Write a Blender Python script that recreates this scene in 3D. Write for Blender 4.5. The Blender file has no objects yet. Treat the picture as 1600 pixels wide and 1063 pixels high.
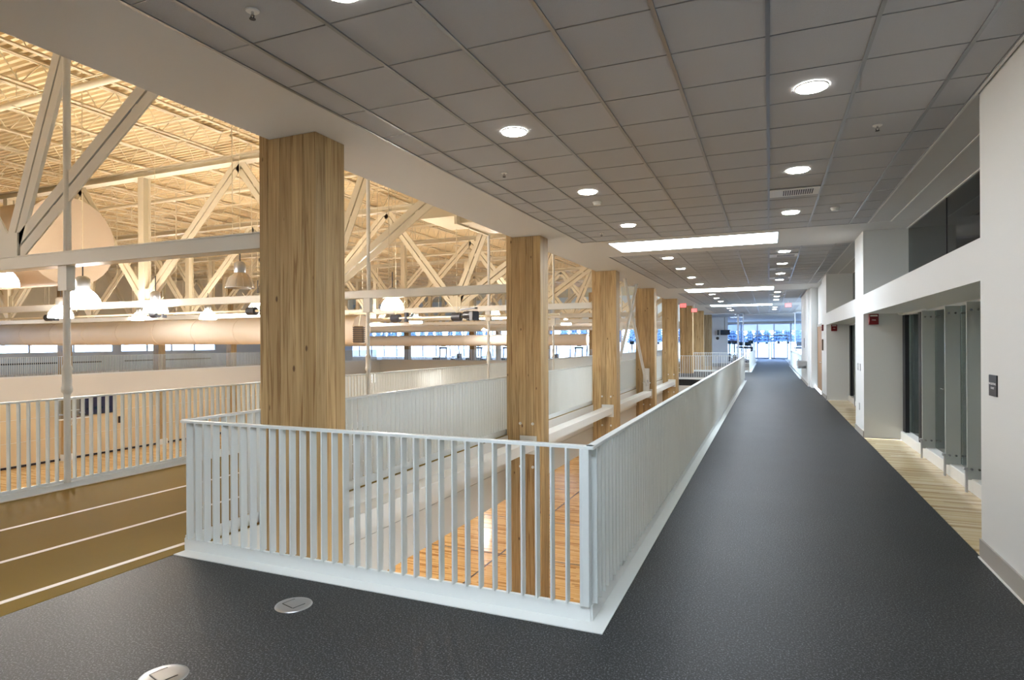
import bpy, math, random
from mathutils import Vector, Matrix
random.seed(7)
S = bpy.context.scene
COL = S.collection

# ------------------------------------------------------------ camera, world, exposure
YAW = math.atan(401.9 / 951.4)
cam = bpy.data.objects.new('camera', bpy.data.cameras.new('camera'))
COL.objects.link(cam)
cam.data.sensor_width = 36.0
cam.data.lens = 951.4 * 36 / 1600
cam.data.shift_y = 3.9 / 1600
cam.data.clip_end = 400
cam.data.clip_start = .05
cam.matrix_world = (Matrix.Translation((0, 0, 1.7)) @ Matrix.Rotation(YAW, 4, 'Z')
                    @ Matrix.Rotation(math.pi / 2, 4, 'X') @ Matrix.Rotation(-0.0051, 4, 'Z'))
S.camera = cam

EXPOSURE = 0.25
HALL_LAMP = 122.0        # emission of the high bay domes
DOWN = 55.0             # corridor downlights
PANEL = 18.0             # recessed light panels
SKY = 9.0
W = bpy.data.worlds.new('sky'); S.world = W; W.use_nodes = True
wn = W.node_tree.nodes; wl = W.node_tree.links
bg = wn['Background']; bg.inputs['Strength'].default_value = SKY
tc = wn.new('ShaderNodeTexCoord'); sx = wn.new('ShaderNodeSeparateXYZ'); cr = wn.new('ShaderNodeValToRGB')
wl.new(tc.outputs['Generated'], sx.inputs[0]); wl.new(sx.outputs['Z'], cr.inputs[0]); wl.new(cr.outputs[0], bg.inputs['Color'])
cr.color_ramp.elements[0].color = (.80, .90, 1, 1); cr.color_ramp.elements[1].color = (.50, .70, 1, 1)
S.view_settings.view_transform = 'Standard'; S.view_settings.look = 'None'
S.view_settings.gamma = 1; S.view_settings.use_curve_mapping = False
S.view_settings.exposure = EXPOSURE

# ------------------------------------------------------------ materials
def lin(c):
    return tuple(((v / 255) / 12.92 if v / 255 <= .04045 else ((v / 255 + .055) / 1.055) ** 2.4) for v in c) + (1,)
def mat(name, rgb, rough=.6, metal=0, spec=.5, bump=0, bscale=40, vary=0, vscale=3, emit=None, estr=0):
    m = bpy.data.materials.new(name); m.use_nodes = True
    n = m.node_tree.nodes; l = m.node_tree.links; b = n['Principled BSDF']
    b.inputs['Base Color'].default_value = lin(rgb); b.inputs['Roughness'].default_value = rough
    b.inputs['Metallic'].default_value = metal; b.inputs['Specular IOR Level'].default_value = spec
    if emit:
        b.inputs['Emission Color'].default_value = lin(emit); b.inputs['Emission Strength'].default_value = estr
    if vary or bump:
        t = n.new('ShaderNodeTexCoord')
    if vary:
        no = n.new('ShaderNodeTexNoise'); no.inputs['Scale'].default_value = vscale; no.inputs['Detail'].default_value = 4
        l.new(t.outputs['Object'], no.inputs['Vector'])
        hs = n.new('ShaderNodeMapRange'); hs.inputs['To Min'].default_value = 1 - vary; hs.inputs['To Max'].default_value = 1 + vary
        l.new(no.outputs['Fac'], hs.inputs['Value'])
        mx = n.new('ShaderNodeVectorMath'); mx.operation = 'SCALE'; mx.inputs[0].default_value = lin(rgb)[:3]
        l.new(hs.outputs[0], mx.inputs['Scale']); l.new(mx.outputs[0], b.inputs['Base Color'])
    if bump:
        nb = n.new('ShaderNodeTexNoise'); nb.inputs['Scale'].default_value = bscale
        l.new(t.outputs['Object'], nb.inputs['Vector'])
        bp = n.new('ShaderNodeBump'); bp.inputs['Strength'].default_value = bump; bp.inputs['Distance'].default_value = .01
        l.new(nb.outputs['Fac'], bp.inputs['Height']); l.new(bp.outputs[0], b.inputs['Normal'])
    return m
def math_node(n, l, op, a, b=None, clamp=False):
    m = n.new('ShaderNodeMath'); m.operation = op; m.use_clamp = clamp
    for i, v in enumerate((a, b)):
        if v is None: continue
        if isinstance(v, (int, float)): m.inputs[i].default_value = v
        else: l.new(v, m.inputs[i])
    return m.outputs[0]
def mixc(n, l, f, a, b, mode='MIX'):
    m = n.new('ShaderNodeMix'); m.data_type = 'RGBA'; m.blend_type = mode
    for k, v in ((0, f), (6, a), (7, b)):
        if isinstance(v, (int, float)): m.inputs[k].default_value = v
        elif isinstance(v, tuple): m.inputs[k].default_value = v
        else: l.new(v, m.inputs[k])
    return m.outputs[2]

def glulam_mat():
    m = bpy.data.materials.new('glulam_wood'); m.use_nodes = True
    n = m.node_tree.nodes; l = m.node_tree.links; b = n['Principled BSDF']
    t = n.new('ShaderNodeTexCoord'); oi = n.new('ShaderNodeObjectInfo')
    off = n.new('ShaderNodeVectorMath'); off.operation = 'SCALE'
    comb = n.new('ShaderNodeCombineXYZ')
    for i in range(3): l.new(oi.outputs['Random'], comb.inputs[i])
    l.new(comb.outputs[0], off.inputs[0]); off.inputs['Scale'].default_value = 37
    add = n.new('ShaderNodeVectorMath'); l.new(t.outputs['Object'], add.inputs[0]); l.new(off.outputs[0], add.inputs[1])
    mp = n.new('ShaderNodeMapping'); mp.inputs['Scale'].default_value = (30, 30, .9); l.new(add.outputs[0], mp.inputs[0])
    g = n.new('ShaderNodeTexNoise'); g.inputs['Scale'].default_value = 1; g.inputs['Detail'].default_value = 6; g.inputs['Distortion'].default_value = 1.6
    l.new(mp.outputs[0], g.inputs['Vector'])
    cr = n.new('ShaderNodeValToRGB'); l.new(g.outputs['Fac'], cr.inputs[0])
    e = cr.color_ramp.elements
    e[0].position = .33; e[0].color = lin((148, 112, 68)); e[1].position = .66; e[1].color = lin((206, 176, 128))
    x = e.new(.46); x.color = lin((186, 156, 108))
    # cathedral grain
    mp2 = n.new('ShaderNodeMapping'); mp2.inputs['Scale'].default_value = (9, 9, .55); l.new(add.outputs[0], mp2.inputs[0])
    wv = n.new('ShaderNodeTexWave'); wv.wave_type = 'RINGS'; wv.inputs['Scale'].default_value = 1.6; wv.inputs['Distortion'].default_value = 5
    wv.inputs['Detail'].default_value = 3; l.new(mp2.outputs[0], wv.inputs['Vector'])
    c1 = mixc(n, l, math_node(n, l, 'MULTIPLY', wv.outputs['Fac'], .28), cr.outputs[0], lin((138, 106, 64)))
    # knots
    mp3 = n.new('ShaderNodeMapping'); mp3.inputs['Scale'].default_value = (5, 5, 2.4); l.new(add.outputs[0], mp3.inputs[0])
    vo = n.new('ShaderNodeTexVoronoi'); vo.inputs['Scale'].default_value = 1; l.new(mp3.outputs[0], vo.inputs['Vector'])
    kn = n.new('ShaderNodeMapRange'); kn.inputs['From Min'].default_value = .05; kn.inputs['From Max'].default_value = .09
    kn.inputs['To Min'].default_value = .85; kn.inputs['To Max'].default_value = 0; l.new(vo.outputs['Distance'], kn.inputs['Value'])
    c2 = mixc(n, l, kn.outputs[0], c1, lin((84, 52, 26)))
    # each board its own tone, a large weathered drift
    ln = n.new('ShaderNodeTexNoise'); ln.inputs['Scale'].default_value = .8; l.new(add.outputs[0], ln.inputs['Vector'])
    v = math_node(n, l, 'ADD', math_node(n, l, 'MULTIPLY', oi.outputs['Random'], .26), math_node(n, l, 'ADD', math_node(n, l, 'MULTIPLY', ln.outputs['Fac'], .35), .62))
    vm = n.new('ShaderNodeVectorMath'); vm.operation = 'SCALE'; l.new(c2, vm.inputs[0]); l.new(v, vm.inputs['Scale'])
    l.new(vm.outputs[0], b.inputs['Base Color']); b.inputs['Roughness'].default_value = .55
    bp = n.new('ShaderNodeBump'); bp.inputs['Strength'].default_value = .25; bp.inputs['Distance'].default_value = .004
    l.new(g.outputs['Fac'], bp.inputs['Height']); l.new(bp.outputs[0], b.inputs['Normal'])
    return m

def rubber_mat():
    m = bpy.data.materials.new('speckled_rubber'); m.use_nodes = True
    n = m.node_tree.nodes; l = m.node_tree.links; b = n['Principled BSDF']
    t = n.new('ShaderNodeTexCoord')
    no = n.new('ShaderNodeTexNoise'); no.inputs['Scale'].default_value = 95; no.inputs['Detail'].default_value = 2; no.inputs['Roughness'].default_value = .7
    l.new(t.outputs['Object'], no.inputs['Vector'])
    cr = n.new('ShaderNodeValToRGB'); l.new(no.outputs['Fac'], cr.inputs[0]); e = cr.color_ramp.elements
    e[0].position = .52; e[0].color = lin((34, 35, 36)); e[1].position = .72; e[1].color = lin((112, 117, 119))
    n2 = n.new('ShaderNodeTexNoise'); n2.inputs['Scale'].default_value = 1.3; n2.inputs['Detail'].default_value = 5
    l.new(t.outputs['Object'], n2.inputs['Vector'])
    mr = n.new('ShaderNodeMapRange'); mr.inputs['To Min'].default_value = .7; mr.inputs['To Max'].default_value = 1.3; l.new(n2.outputs['Fac'], mr.inputs['Value'])
    vm = n.new('ShaderNodeVectorMath'); vm.operation = 'SCALE'; l.new(cr.outputs[0], vm.inputs[0]); l.new(mr.outputs[0], vm.inputs['Scale'])
    l.new(vm.outputs[0], b.inputs['Base Color']); b.inputs['Roughness'].default_value = .5; b.inputs['Specular IOR Level'].default_value = .28
    bp = n.new('ShaderNodeBump'); bp.inputs['Strength'].default_value = .15; bp.inputs['Distance'].default_value = .002
    l.new(no.outputs['Fac'], bp.inputs['Height']); l.new(bp.outputs[0], b.inputs['Normal'])
    return m

def strip_floor_mat(name, c1, c2, c3, rough, strip=.057):
    # hardwood strips running along X
    m = bpy.data.materials.new(name); m.use_nodes = True
    n = m.node_tree.nodes; l = m.node_tree.links; b = n['Principled BSDF']
    t = n.new('ShaderNodeTexCoord'); sp = n.new('ShaderNodeSeparateXYZ'); l.new(t.outputs['Object'], sp.inputs[0]); oi = n.new('ShaderNodeObjectInfo')
    row = math_node(n, l, 'ADD', math_node(n, l, 'FLOOR', math_node(n, l, 'DIVIDE', sp.outputs['Y'], strip)), math_node(n, l, 'MULTIPLY', oi.outputs['Random'], 517.0))
    wr = n.new('ShaderNodeTexWhiteNoise'); wr.noise_dimensions = '1D'; l.new(row, wr.inputs['W'])
    xs = math_node(n, l, 'FLOOR', math_node(n, l, 'DIVIDE', math_node(n, l, 'ADD', sp.outputs['X'], math_node(n, l, 'MULTIPLY', wr.outputs['Value'], 9)), 1.1))
    cb = n.new('ShaderNodeCombineXYZ'); l.new(row, cb.inputs[0]); l.new(xs, cb.inputs[1])
    w2 = n.new('ShaderNodeTexWhiteNoise'); w2.noise_dimensions = '2D'; l.new(cb.outputs[0], w2.inputs['Vector'])
    cr = n.new('ShaderNodeValToRGB'); l.new(w2.outputs['Value'], cr.inputs[0]); e = cr.color_ramp.elements
    e[0].color = lin(c1); e[1].color = lin(c3); x = e.new(.35); x.color = lin(c2)
    mp = n.new('ShaderNodeMapping'); mp.inputs['Scale'].default_value = (1.5, 40, 1); l.new(t.outputs['Object'], mp.inputs[0])
    g = n.new('ShaderNodeTexNoise'); g.inputs['Scale'].default_value = 1; g.inputs['Detail'].default_value = 4; l.new(mp.outputs[0], g.inputs['Vector'])
    c = mixc(n, l, math_node(n, l, 'MULTIPLY', g.outputs['Fac'], .35), cr.outputs[0], lin(c1))
    l.new(c, b.inputs['Base Color']); b.inputs['Roughness'].default_value = rough
    return m

def pane_mat(name, tint, opac, rough=.03, diff=None):
    m = bpy.data.materials.new(name); m.use_nodes = True
    n = m.node_tree.nodes; l = m.node_tree.links
    for k in list(n):
        if k.type != 'OUTPUT_MATERIAL': n.remove(k)
    out = [k for k in n if k.type == 'OUTPUT_MATERIAL'][0]
    tr = n.new('ShaderNodeBsdfTransparent'); tr.inputs[0].default_value = lin(tint)
    gl = n.new('ShaderNodeBsdfGlossy'); gl.inputs['Roughness'].default_value = rough
    fr = n.new('ShaderNodeFresnel'); fr.inputs['IOR'].default_value = 1.5
    a = n.new('ShaderNodeMixShader'); l.new(fr.outputs[0], a.inputs[0]); l.new(tr.outputs[0], a.inputs[1]); l.new(gl.outputs[0], a.inputs[2])
    last = a.outputs[0]
    if diff:
        df = n.new('ShaderNodeBsdfDiffuse'); df.inputs[0].default_value = lin(diff)
        c = n.new('ShaderNodeMixShader'); c.inputs[0].default_value = opac; l.new(last, c.inputs[1]); l.new(df.outputs[0], c.inputs[2]); last = c.outputs[0]
    l.new(last, out.inputs[0])
    return m
def emit_mat(name, rgb, s):
    m = bpy.data.materials.new(name); m.use_nodes = True
    n = m.node_tree.nodes; l = m.node_tree.links; b = n['Principled BSDF']
    b.inputs['Base Color'].default_value = (0.8, .8, .8, 1); b.inputs['Emission Color'].default_value = lin(rgb); b.inputs['Emission Strength'].default_value = s
    return m

M = dict(
    wall=mat('painted_wall', (226, 228, 226), .55, bump=.05, bscale=120),
    soffit=mat('gypsum_soffit', (214, 214, 212), .7, bump=.03, bscale=90),
    tile=mat('acoustic_tile', (188, 190, 194), .9, bump=.3, bscale=260),
    tee=mat('ceiling_tee', (158, 161, 166), .3, metal=.75),
    rail=mat('painted_rail_steel', (214, 220, 219), .38),
    curb=mat('painted_curb_steel', (222, 226, 224), .35),
    steel=mat('cream_structural_steel', (214, 202, 174), .45, vary=.06, vscale=2),
    steelg=mat('white_structural_steel', (222, 220, 212), .4),
    deck=mat('cream_roof_deck', (226, 206, 164), .6, vary=.08, vscale=1.2),
    joist=mat('cream_joist_steel', (224, 210, 178), .5),
    glulam=glulam_mat(), rubber=rubber_mat(),
    gym=strip_floor_mat('gym_maple', (176, 128, 74), (232, 188, 122), (246, 212, 156), .16),
    maple=None,
    track=mat('tan_track_surface', (128, 104, 38), .75, spec=.2, vary=.12, vscale=.9, bump=.12, bscale=220),
    line=mat('white_lane_paint', (238, 226, 214), .5),
    black=mat('black_line_paint', (30, 24, 20), .35),
    tan=mat('tan_acoustic_panel', (212, 188, 150), .8, vary=.05, vscale=.8),
    dark=mat('dark_rubber_base', (38, 24, 24), .6),
    blue=mat('pale_blue_wall', (190, 200, 214), .6),
    base=mat('grey_vinyl_base', (168, 164, 156), .5),
    alu=mat('brushed_aluminium', (176, 178, 180), .35, metal=.9),
    chrome=mat('chrome', (200, 200, 200), .15, metal=1),
    grey=mat('court_grey_wall', (178, 182, 180), .6),
    blk=mat('black_plastic', (18, 20, 26), .45),
    iron=mat('dark_machine_grey', (40, 42, 50), .45),
    navy=mat('navy_scoreboard', (22, 24, 60), .4),
    red=mat('red_alarm_plastic', (118, 8, 16), .35),
    white=mat('white_plastic', (236, 236, 232), .4),
    text=mat('white_lettering', (235, 235, 235), .5),
    duct=mat('fabric_duct', (232, 222, 208), .75, vary=.03, vscale=1),
    duct_tan=mat('tan_insulated_duct', (176, 156, 132), .8, vary=.03, vscale=1),
    oak=mat('oak_door', (150, 112, 66), .45, vary=.08, vscale=4),
    brown=mat('brown_loudspeaker', (92, 72, 44), .6),
    pane=pane_mat('window_glass', (235, 243, 255), 0),
    court_glass=pane_mat('tinted_court_glass', (224, 232, 230), .10, .03, (130, 140, 138)),
    fin_glass=pane_mat('glass_fin', (205, 212, 208), .72, .05, (205, 210, 207)),
    edge=pane_mat('polished_glass_edge', (235, 240, 238), .75, .05, (236, 240, 238)),
    dim_room_glass=pane_mat('dim_room_clerestory_glass', (150, 160, 160), .1, .03, (60, 70, 72)),  # dimness of the room behind put into the glass as a dark tint
    clear=pane_mat('clear_refractor', (222, 214, 200), .35, .08, (215, 205, 190)),
    lamp=emit_mat('lit_refractor', (255, 247, 238), HALL_LAMP),
    down=emit_mat('downlight_lens', (255, 250, 242), DOWN),
    panel=emit_mat('light_panel', (230, 242, 255), PANEL),
    exit=emit_mat('exit_sign_face', (255, 60, 70), 1.2),
    tree=mat('hazed_conifer_foliage', (92, 116, 142), .8, vary=.35, vscale=2),  # distance haze put into the foliage colour as a blue tint
    bark=mat('bark', (70, 60, 52), .9),
    snow=mat('pale_paving', (232, 234, 236), .8),
    shade=None,
    mullion=mat('window_frame_metal', (196, 200, 208), .4),
    screen=mat('dark_screen', (20, 50, 70), .2),
)
def translucent(name, rgb):
    m = bpy.data.materials.new(name); m.use_nodes = True; n = m.node_tree.nodes; l = m.node_tree.links
    a = n.new('ShaderNodeBsdfTranslucent'); a.inputs[0].default_value = lin(rgb); b = n['Principled BSDF']; b.inputs['Base Color'].default_value = lin(rgb); b.inputs['Roughness'].default_value = .9
    x = n.new('ShaderNodeMixShader'); x.inputs[0].default_value = .6; l.new(b.outputs[0], x.inputs[1]); l.new(a.outputs[0], x.inputs[2]); l.new(x.outputs[0], n['Material Output'].inputs[0]); return m
M['shade'] = translucent('roller_shade_fabric', (240, 242, 246))
M['maple'] = strip_floor_mat('maple_strip', (184, 156, 114), (226, 204, 160), (242, 226, 188), .18)

# ------------------------------------------------------------ mesh helpers
class MB:
    def __init__(s): s.v = []; s.f = []; s.sm = []
    def add(s, vs, fs, smooth=False):
        o = len(s.v); s.v += [tuple(p) for p in vs]
        s.f += [tuple(i + o for i in f) for f in fs]; s.sm += [smooth] * len(fs); return s
    def box(s, x0, x1, y0, y1, z0, z1):
        return s.add([(x0, y0, z0), (x1, y0, z0), (x1, y1, z0), (x0, y1, z0), (x0, y0, z1), (x1, y0, z1), (x1, y1, z1), (x0, y1, z1)],
                     [(0, 3, 2, 1), (4, 5, 6, 7), (0, 1, 5, 4), (1, 2, 6, 5), (2, 3, 7, 6), (3, 0, 4, 7)])
    def bev(s, x0, x1, y0, y1, z0, z1, b):
        # box with chamfered vertical and top edges (24 verts hull style: chamfer on z edges)
        pts = [(x0 + b, y0), (x1 - b, y0), (x1, y0 + b), (x1, y1 - b), (x1 - b, y1), (x0 + b, y1), (x0, y1 - b), (x0, y0 + b)]
        cx, cy = (x0 + x1) / 2, (y0 + y1) / 2
        ins = [(cx + (px - cx) * (1 - b / max(.001, (x1 - x0) / 2)), cy + (py - cy) * (1 - b / max(.001, (y1 - y0) / 2))) for px, py in pts]
        vs = [(p[0], p[1], z0) for p in pts] + [(p[0], p[1], z1 - b) for p in pts] + [(p[0], p[1], z1) for p in ins]
        fs = [tuple(reversed(range(8))), tuple(range(16, 24))]
        for r in (0, 8):
            for i in range(8):
                j = (i + 1) % 8; fs.append((r + i, r + j, r + 8 + j, r + 8 + i))
        return s.add(vs, fs)
    def beam(s, a, b, w, h, up=(0, 0, 1)):
        # square bar from a to b; w across, h along 'up'
        a, b = Vector(a), Vector(b); d = (b - a).normalized(); u = Vector(up)
        if abs(d.dot(u)) > .999: u = Vector((0, 1, 0))
        r = d.cross(u).normalized(); u = r.cross(d).normalized()
        vs = []
        for p in (a, b):
            for i, j in ((-1, -1), (1, -1), (1, 1), (-1, 1)): vs.append(p + r * i * w / 2 + u * j * h / 2)
        return s.add(vs, [(3, 2, 1, 0), (4, 5, 6, 7), (0, 1, 5, 4), (1, 2, 6, 5), (2, 3, 7, 6), (3, 0, 4, 7)])
    def tube(s, a, b, r, n=10, r2=None):
        a, b = Vector(a), Vector(b); d = (b - a).normalized(); r2 = r if r2 is None else r2
        u = Vector((0, 0, 1)) if abs(d.z) < .99 else Vector((1, 0, 0))
        x = d.cross(u).normalized(); y = d.cross(x).normalized(); vs = []
        for p, q in ((a, r), (b, r2)):
            for i in range(n):
                t = 2 * math.pi * i / n; vs.append(p + x * math.cos(t) * q + y * math.sin(t) * q)
        s.add(vs, [(i, (i + 1) % n, n + (i + 1) % n, n + i) for i in range(n)], True)
        return s.add(vs, [tuple(reversed(range(n))), tuple(range(n, 2 * n))])
    def lathe(s, prof, n=20, c=(0, 0, 0), caps=True):
        vs = []
        for r, z in prof:
            for i in range(n):
                t = 2 * math.pi * i / n; vs.append((c[0] + r * math.cos(t), c[1] + r * math.sin(t), c[2] + z))
        fs = []
        for k in range(len(prof) - 1):
            for i in range(n):
                j = (i + 1) % n; fs.append((k * n + i, k * n + j, (k + 1) * n + j, (k + 1) * n + i))
        s.add(vs, fs, True)
        if caps:
            s.add(vs[:n], [tuple(reversed(range(n)))]); s.add(vs[-n:], [tuple(range(n))])
        return s
    def mesh(s, name, m):
        me = bpy.data.meshes.new(name); me.from_pydata(s.v, [], s.f)
        me.polygons.foreach_set('use_smooth', s.sm); me.materials.append(m); me.update(); return me
    def build(s, name, m, parent=None, **kw):
        return place(name, s.mesh(name, m), parent, **kw)
def place(name, me, parent=None, loc=(0, 0, 0), rot=None, **kw):
    o = bpy.data.objects.new(name, me); o.location = loc
    if rot: o.rotation_euler = rot
    COL.objects.link(o)
    if parent: o.parent = parent
    return tag(o, **kw)
def tag(o, label=None, cat=None, group=None, kind=None):
    if label: o['label'] = label
    if cat: o['category'] = cat
    if group: o['group'] = group
    if kind: o['kind'] = kind
    return o
def thing(name, label, cat, loc=(0, 0, 0), rz=0, group=None):
    o = bpy.data.objects.new(name, None); o.empty_display_size = .1; o.location = loc; o.rotation_euler = (0, 0, rz)
    COL.objects.link(o); return tag(o, label, cat, group)
KIDS = {}
def copy_tree(root, loc=None, rz=None, label=None, group=None):
    def rec(o, parent):
        c = o.copy(); COL.objects.link(c)
        if parent: c.parent = parent
        for ch in kids.get(o.name, []): rec(ch, c)
        return c
    kids = {}
    for o in list(COL.objects):
        if o.parent: kids.setdefault(o.parent.name, []).append(o)
    r = rec(root, None)
    if loc is not None: r.location = loc
    if rz is not None: r.rotation_euler = (0, 0, rz)
    if label: r['label'] = label
    if group: r['group'] = group
    return r
def struct(name, mb, m, **kw):
    return mb.build(name, m, kind='structure', **kw)

C = 3.622
VX0, VX1 = -4.435, -.908      # the opening in the floor
VY0, VY1 = 3.456, 28.6
GZ = -4.9                      # gym floor

# ------------------------------------------------------------ floors
fl = struct('floor', MB().box(-4.435, 1.52, -7, VY0, -.3, 0).box(-.99, 1.52, VY0, VY1, -.3, 0).box(-4.435, 1.52, VY1, 35.7, -.3, 0)
            .box(-.99, 1.35, 35.7, 64, -.3, 0).box(1.52, 1.56, -7, 5.8, -.3, 0), M['rubber'])
struct('floor_gym', MB().box(-39, -.6, -7, 70, GZ - .1, GZ), M['gym'])
struct('floor_fitness', MB().box(-52, -4.435, 50.5, 64, -.3, 0).box(-4.435, -.99, 50, 64, -.3, 0).box(1.35, 9, 30, 64, -.3, 0), M['base'])
tr = struct('floor_track', MB().box(-7.78, -4.445, -7, 50.5, -.3, 0.0), M['track'])
for i, (a, b) in enumerate([((-4.72, 1.5), (-4.56, 4.4)), ((-5.60, 1.5), (-5.42, 5.2)), ((-6.53, 1.5), (-6.44, 5.6))]):
    MB().beam((a[0], a[1], .001), (b[0], b[1], .001), .05, .004).beam((b[0], b[1], .001), (b[0], 50, .001), .05, .004).build('lane_line', M['line'], tr)
MB().box(-7.66, -7.62, -7, 50, -.001, .003).build('lane_line', M['line'], tr)
# track slab edge steel (inside the opening)
MB().box(-4.445, -4.425, 3.0, 50.5, -.60, -.005).box(-4.46, -4.44, 3.0, 50.5, -1.16, -.615).box(-7.7, -4.46, 3.0, 50.5, -1.1, -.7).build('edge_plate', M['steelg'], tr)
MB().box(-7.80, -7.78, -7, 50.5, -1.0, 0).build('edge_plate', M['steelg'], tr)
# slab edges of the corridor
MB().box(-1.01, -.99, VY0 + .1, 64, -1.0, -.005).box(-4.43, -1.01, 3.5, 3.52, -1.0, -.005).box(-4.43, -1.01, VY1, VY1 + .02, -1.0, -.3).build('edge_plate', M['steelg'], fl)
MB().box(-.98, -.9, 3.7, 64, GZ, -1.0).build('wall_below', M['tan'], kind='structure')
# recess floor of maple planks (one object per board)
rec_f = struct('floor_recess', MB().box(1.52, 2.25, 5.8, 12.2, -.3, -.012).box(1.52, 2.25, 13.3, 19.7, -.3, -.012), M['maple'])
boards = []
for k in range(8):
    me = MB().box(-.36, .36, .001, .0785, -.012, 0).mesh('floor_board', M['maple']); boards.append(me)
for y0, y1 in ((5.8, 12.2),):
    n = int((y1 - y0) / .08)
    for i in range(n):
        place('floor_board', boards[i % 8], rec_f, (1.885, y0 + i * .08, .0005 * random.random()))
mbr = MB()
for i in range(80): mbr.box(1.525, 2.245, 13.3 + i * .08, 13.3 + i * .08 + .078, -.012, 0)
mbr.build('floor_board_field', M['maple'], rec_f, kind='stuff')

# ------------------------------------------------------------ walls on the right
wr = MB().box(1.52, 7.2, -7, 5.8, 0, C + .3)
wr.box(1.52, 7.2, 12.2, 13.3, 0, C + .3)
wr.box(1.52, 7.2, 19.7, 21.4, 0, C + .3)
wr.box(1.52, 2.20, 5.8, 12.2, 2.165, 2.50).box(1.52, 2.20, 13.3, 19.7, 2.165, 2.50)
wr.box(1.62, 1.70, 21.4, 24.5, 0, C + .3)
wr.box(1.62, 7.2, 24.4, 24.6, 0, C + .3)
struct('wall_right', wr, M['wall'])
struct('wall_right_pier', MB().box(1.40, 1.62, 24.5, 24.9, 0, C).box(1.32, 9, 25.2, 30.0, 0, C + .3).box(1.40, 1.62, 24.9, 25.2, 0, C), M['wall'])
struct('baseboard_right', MB().box(1.505, 1.52, -7, 5.8, .012, .15).box(1.505, 1.52, 12.2, 13.3, .012, .12).box(1.505, 1.52, 19.7, 21.4, .012, .12)
       .box(1.52, 2.05, 12.185, 12.2, 0, .012).box(1.305, 1.32, 25.2, 30, .01, .12), M['base'])
struct('trim_1', MB().box(1.495, 1.52, -7, 5.8, 0, .012), M['white'])
struct('wall_back', MB().box(-41, 7.2, -7.2, -7, GZ, 8), M['wall'])
# court rooms behind the glass
struct('wall_court', MB().box(7.2, 7.4, 5.6, 20, 0, 6).box(2.3, 7.2, 5.6, 5.8, C + .3, 6).box(2.3, 7.2, 12.2, 13.3, C + .3, 6).box(2.3, 7.2, 19.7, 20, C + .3, 6)
       .box(2.2, 7.4, 5.6, 20, 6, 6.1).box(2.2, 2.3, 5.6, 20, C, 6), M['grey'])
struct('floor_court', MB().box(2.3, 7.4, 5.6, 20, -.05, 0), M['maple'])
for yy in (8.0, 15.4):
    MB().bev(4.2, 5.4, yy, yy + .25, 5.86, 5.97, .02).build('court_ceiling_light', emit_mat('court_tube', (240, 250, 255), 240), label='strip light on the ceiling inside the %s glass walled court' % ('nearer' if yy < 10 else 'farther'), cat='ceiling light')

# ------------------------------------------------------------ ceiling
ceil = struct('ceiling', MB().box(-3.34, 2.25, -7, 64, C + .05, C + .12), M['soffit'])
T = .61; Y0 = -.092
struct('ceiling_soffit', MB().box(-4.33, -3.352, -7, 50, C, C + .12)
       .box(-3.352, 1.52, -.39, 1.8, C, C + .06).box(-3.352, 2.25, 11.41, 13.58, C, C + .06).box(-3.352, 2.25, 22.5, 24.9, C, C + .06).box(-3.352, 2.25, 33.3, 35.8, C, C + .06)
       .box(-4.34, 9, 46, 64, C - .03, C + .06).box(1.505, 1.81, 5.8, 11.40, C, C + .06).box(1.83, 2.17, 5.8, 11.40, C, C + .06)
       .box(1.505, 1.81, 13.6, 22.4, C, C + .06).box(1.83, 2.17, 13.6, 19.7, C, C + .06), M['soffit'])
struct('trim_2', MB().box(1.485, 1.505, -7, 11.41, C - .006, C + .01).box(1.81, 1.83, 5.8, 11.41, C - .006, C + .01).box(2.17, 2.2, 5.8, 12.2, C - .012, C + .01)
       .box(1.485, 1.505, 13.58, 22.5, C - .006, C + .01).box(1.81, 1.83, 13.58, 19.7, C - .006, C + .01).box(2.17, 2.2, 13.3, 19.7, C - .012, C + .01), M['white'])
struct('ceiling_edge_shadow_gap', MB().box(-3.352, -3.338, -7, 50, C + .012, C + .05), M['iron'])
bays = [(-7, -.40), (1.81, 11.40), (13.59, 22.49), (24.91, 33.29), (35.81, 46)]
full = MB().box(-.297, .297, -.300, .300, 0.006, .022).mesh('ceiling_tile', M['tile'])
XL = [-3.338] + [T * k for k in range(-5, 3)] + [1.485]
farTiles = MB(); tees = MB(); ntile = 0
for bi, (a, b) in enumerate(bays):
    ys = [a]; k = math.ceil((a - Y0) / T + .05)
    while Y0 + k * T < b - .03: ys.append(Y0 + k * T); k += 1
    ys.append(b)
    for x in XL[1:-1]: tees.box(x - .013, x + .013, a, b, C - .004, C + .02)
    for x in (XL[0], XL[-1]): tees.box(x - .010, x + .014, a, b, C - .002, C + .02)
    for y in ys: tees.box(XL[0], XL[-1], y - .004, y + .004, C + .002, C + .018)
    for i in range(len(XL) - 1):
        for j in range(len(ys) - 1):
            x0, x1, y0, y1 = XL[i], XL[i + 1], ys[j], ys[j + 1]
            if bi in (1, 2):
                w, h = (x1 - x0 - .014), (y1 - y0 - .008)
                if abs(x1 - x0 - T) < .01 and abs(y1 - y0 - T) < .01: me = full
                else: me = MB().box(-w / 2, w / 2, -h / 2, h / 2, .006, .022).mesh('ceiling_tile', M['tile'])
                place('ceiling_tile', me, ceil, ((x0 + x1) / 2, (y0 + y1) / 2, C)); ntile += 1
            else: farTiles.box(x0 + .007, x1 - .007, y0 + .004, y1 - .004, C + .006, C + .022)
tees.build('ceiling_grid', M['tee'], ceil)
farTiles.build('distant_ceiling_tiles', M['tile'], ceil, kind='stuff')
# wall above the soffit edge, towards the hall
struct('wall_hall_right', MB().box(-4.34, -4.25, -7, 50, C + .12, 7.2), M['soffit'])

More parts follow.
